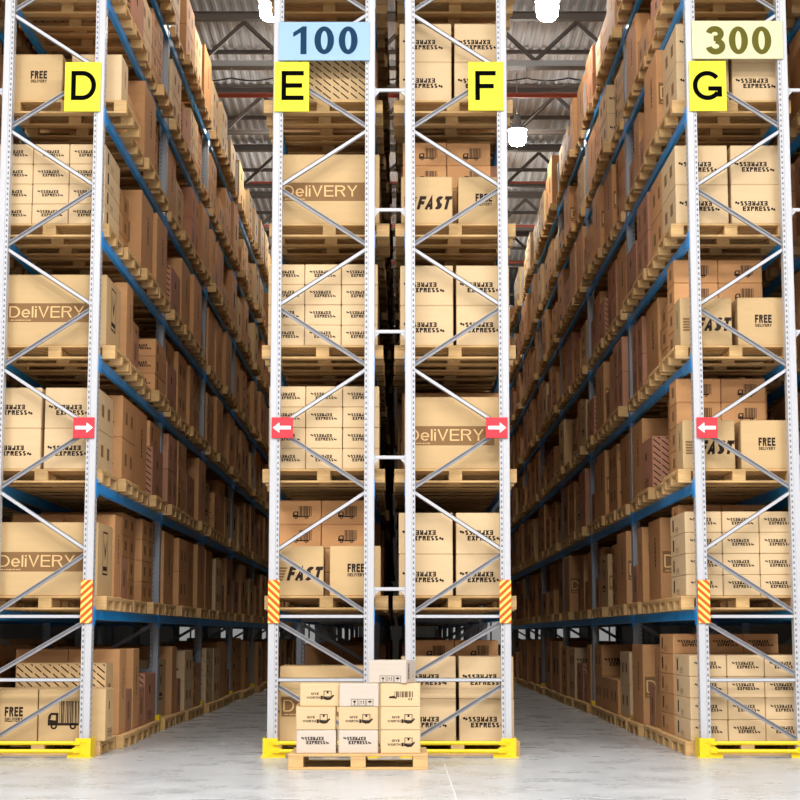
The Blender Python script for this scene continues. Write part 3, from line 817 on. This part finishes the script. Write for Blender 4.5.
# roof trusses across the hall
def beam_mb(x0, x1, y, z, w, h):
    mb = MB(); mb.box(x0, x1, y - w / 2, y + w / 2, z - h / 2, z - h / 2 + .02); mb.box(x0, x1, y - w / 2, y + w / 2, z + h / 2 - .02, z + h / 2); mb.box(x0, x1, y - .01, y + .01, z - h / 2 + .02, z + h / 2 - .02)
    return mb
TY = [8.2 + 4.4 * k for k in range(9)]
for k, y in enumerate(TY):
    t = empty('roof_truss', (0, y, 11.5), 0, f'dark steel roof truss with zigzag webs, {ORD[k]} from the camera' if k else 'dark steel roof truss with zigzag webs, nearest the camera', 'truss', 'roof trusses')
    for o in (beam_mb(-HX, HX, y, 12.48, .14, .15).build('top_chord', M['truss'], t), beam_mb(-HX, HX, y, 11.58, .12, .08).build('bottom_chord', M['truss'], t)):
        o.location = (0, -y, -11.5)
    mb = MB(); i = 0; x = -HX + .3; hp = .76
    off = 2.47 - hp * round((2.47 + HX) / hp)
    x = off + (0 if off >= -HX else hp)
    j = round((2.47 - x) / hp)
    while x + hp <= HX:
        up = (j % 2 == 0)       # low node at x=2.47
        za, zb = (11.63, 12.36) if up else (12.36, 11.63)
        c = mb_channel((x, y - .05, za), (x + hp, y - .05, zb), w=.065, d=.07, t=.01)
        mb.add(c.v, c.f); x += hp; j += 1
    o = mb.build('web', M['truss'], t); o.location = (0, -y, -11.5)
for k, y in enumerate([10.4 + 4.4 * k for k in range(8)]):
    o = beam_mb(-HX, HX, y, 12.55, .05, .08).build('purlin', M['truss']); tag(o, f'thin steel purlin under the roof, {ORD[k]} from the camera' if k else 'thin steel purlin under the roof, nearest the camera', 'purlin', 'roof purlins')
for k, y in enumerate((15.0, 21.8, 26.2, 30.6)):
    mb = MB(); mb.tube((-HX, y, 11.74), (HX, y, 11.74), .05, 10)
    for x in (-6, -2, 2, 6): mb.tube((x, y, 11.74), (x, y, 12.6), .012, 6)
    o = mb.build('sprinkler_pipe', M['pipe']); tag(o, f'red sprinkler pipe below the roof, {ORD[k]} from the camera' if k else 'red sprinkler pipe below the roof, nearest the camera', 'pipe', 'red sprinkler pipes')
ct = empty('cable_tray', (0, 12.3, 11.4), 0, 'pale grey cable tray below the nearest visible roof truss', 'cable tray')
mb = MB(); mb.box(-HX, HX, -.12, .12, 0, .012); mb.box(-HX, HX, -.13, -.12, 0, .1); mb.box(-HX, HX, .12, .13, 0, .1); mb.build('tray', M['trussgrey'], ct)
mb = MB(); mb.box(-.012, .012, -.02, .0, -.2, 0.0); HG = mb.mesh('hanger', [M['trussgrey']])
for k in range(-11, 12): link('hanger', HG, ct, (k * .76, 0, 0))
mb = MB()
for k in range(-11, 11):
    for i in range(6):
        f = lambda u: ((k + u) * .76, -.01, -.19 - .05 * math.sin(PI * u))
        mb.tube(f(i / 6), f((i + 1) / 6), .014, 6)
tag(mb.build('sagging_cable', M['dark'], ct), 'dark cable hanging in shallow loops')

# high-bay lamps
lp_h = MB(); lp_h.lathe([(.05, .62), (.07, .60), (.09, .42), (.16, .36), (.20, .30)], (0, 0, 0)); lp_h.tube((0, 0, .6), (0, 0, 1.5), .012, 8)
lp_g = MB(); lp_g.lathe([(.0, .0), (.12, .0), (.17, .06), (.185, .22), (.17, .32), (.0, .32)], (0, 0, 0))
LH = lp_h.mesh('housing', [M['trussgrey']]); LG = lp_g.mesh('glowing_shade', [M['lamp']])
AISLE_W, HALL_W = 20, 8900
for side, X in (('left', -2.08), ('right', 2.37)):
    for k, y in enumerate((1.5, 8.8, 16.1, 23.4, 30.7)):
        t = empty('high_bay_lamp', (X, y, 11.05), 0, f"glowing high bay lamp over the {side} aisle, {'nearest the camera' if k == 0 else ORD[k] + ' from the camera'}", 'lamp', f'high bay lamps over the {side} aisle')
        link('housing', LH, t); link('glowing_shade', LG, t)
        l = bpy.data.lights.new('high_bay_light', 'AREA'); l.shape = 'DISK'; l.size = .36; l.energy = AISLE_W; l.color = (1.0, .93, .82)
        lo = bpy.data.objects.new('high_bay_light', l); lo.location = (X, y, 11.03); COL.objects.link(lo)
# lamps over the open front of the hall
for X in (-6.5, 0.0, 6.5):
    for y in (-9.0, -17.0, -25.0):
        l = bpy.data.lights.new('hall_light', 'AREA'); l.shape = 'RECTANGLE'; l.size = 2.4; l.size_y = 2.4; l.energy = HALL_W * .1; l.color = (1, .985, .965)
        lo = bpy.data.objects.new('hall_light', l); lo.location = (X, y, 12.0); COL.objects.link(lo)

# daylight from the open front of the hall
w = bpy.data.worlds.new('daylight'); SC.world = w; w.use_nodes = True
bg = w.node_tree.nodes['Background']; bg.inputs['Color'].default_value = (.97, .985, 1.0, 1); bg.inputs['Strength'].default_value = .46

# ---------------------------------------------------------------- camera
cam = bpy.data.cameras.new('camera'); co = bpy.data.objects.new('camera', cam); COL.objects.link(co)
cam.sensor_width = 36; cam.lens = 1758 / 800 * 36
co.location = (0, -18.4, 1.243); co.rotation_euler = (PI / 2 + math.radians(7.614), 0, 0)
cam.clip_end = 200
SC.camera = co
vs_ = SC.view_settings
vs_.view_transform = 'Standard'; vs_.look = 'None'; vs_.gamma = 1; vs_.use_curve_mapping = False
vs_.exposure = 0.0
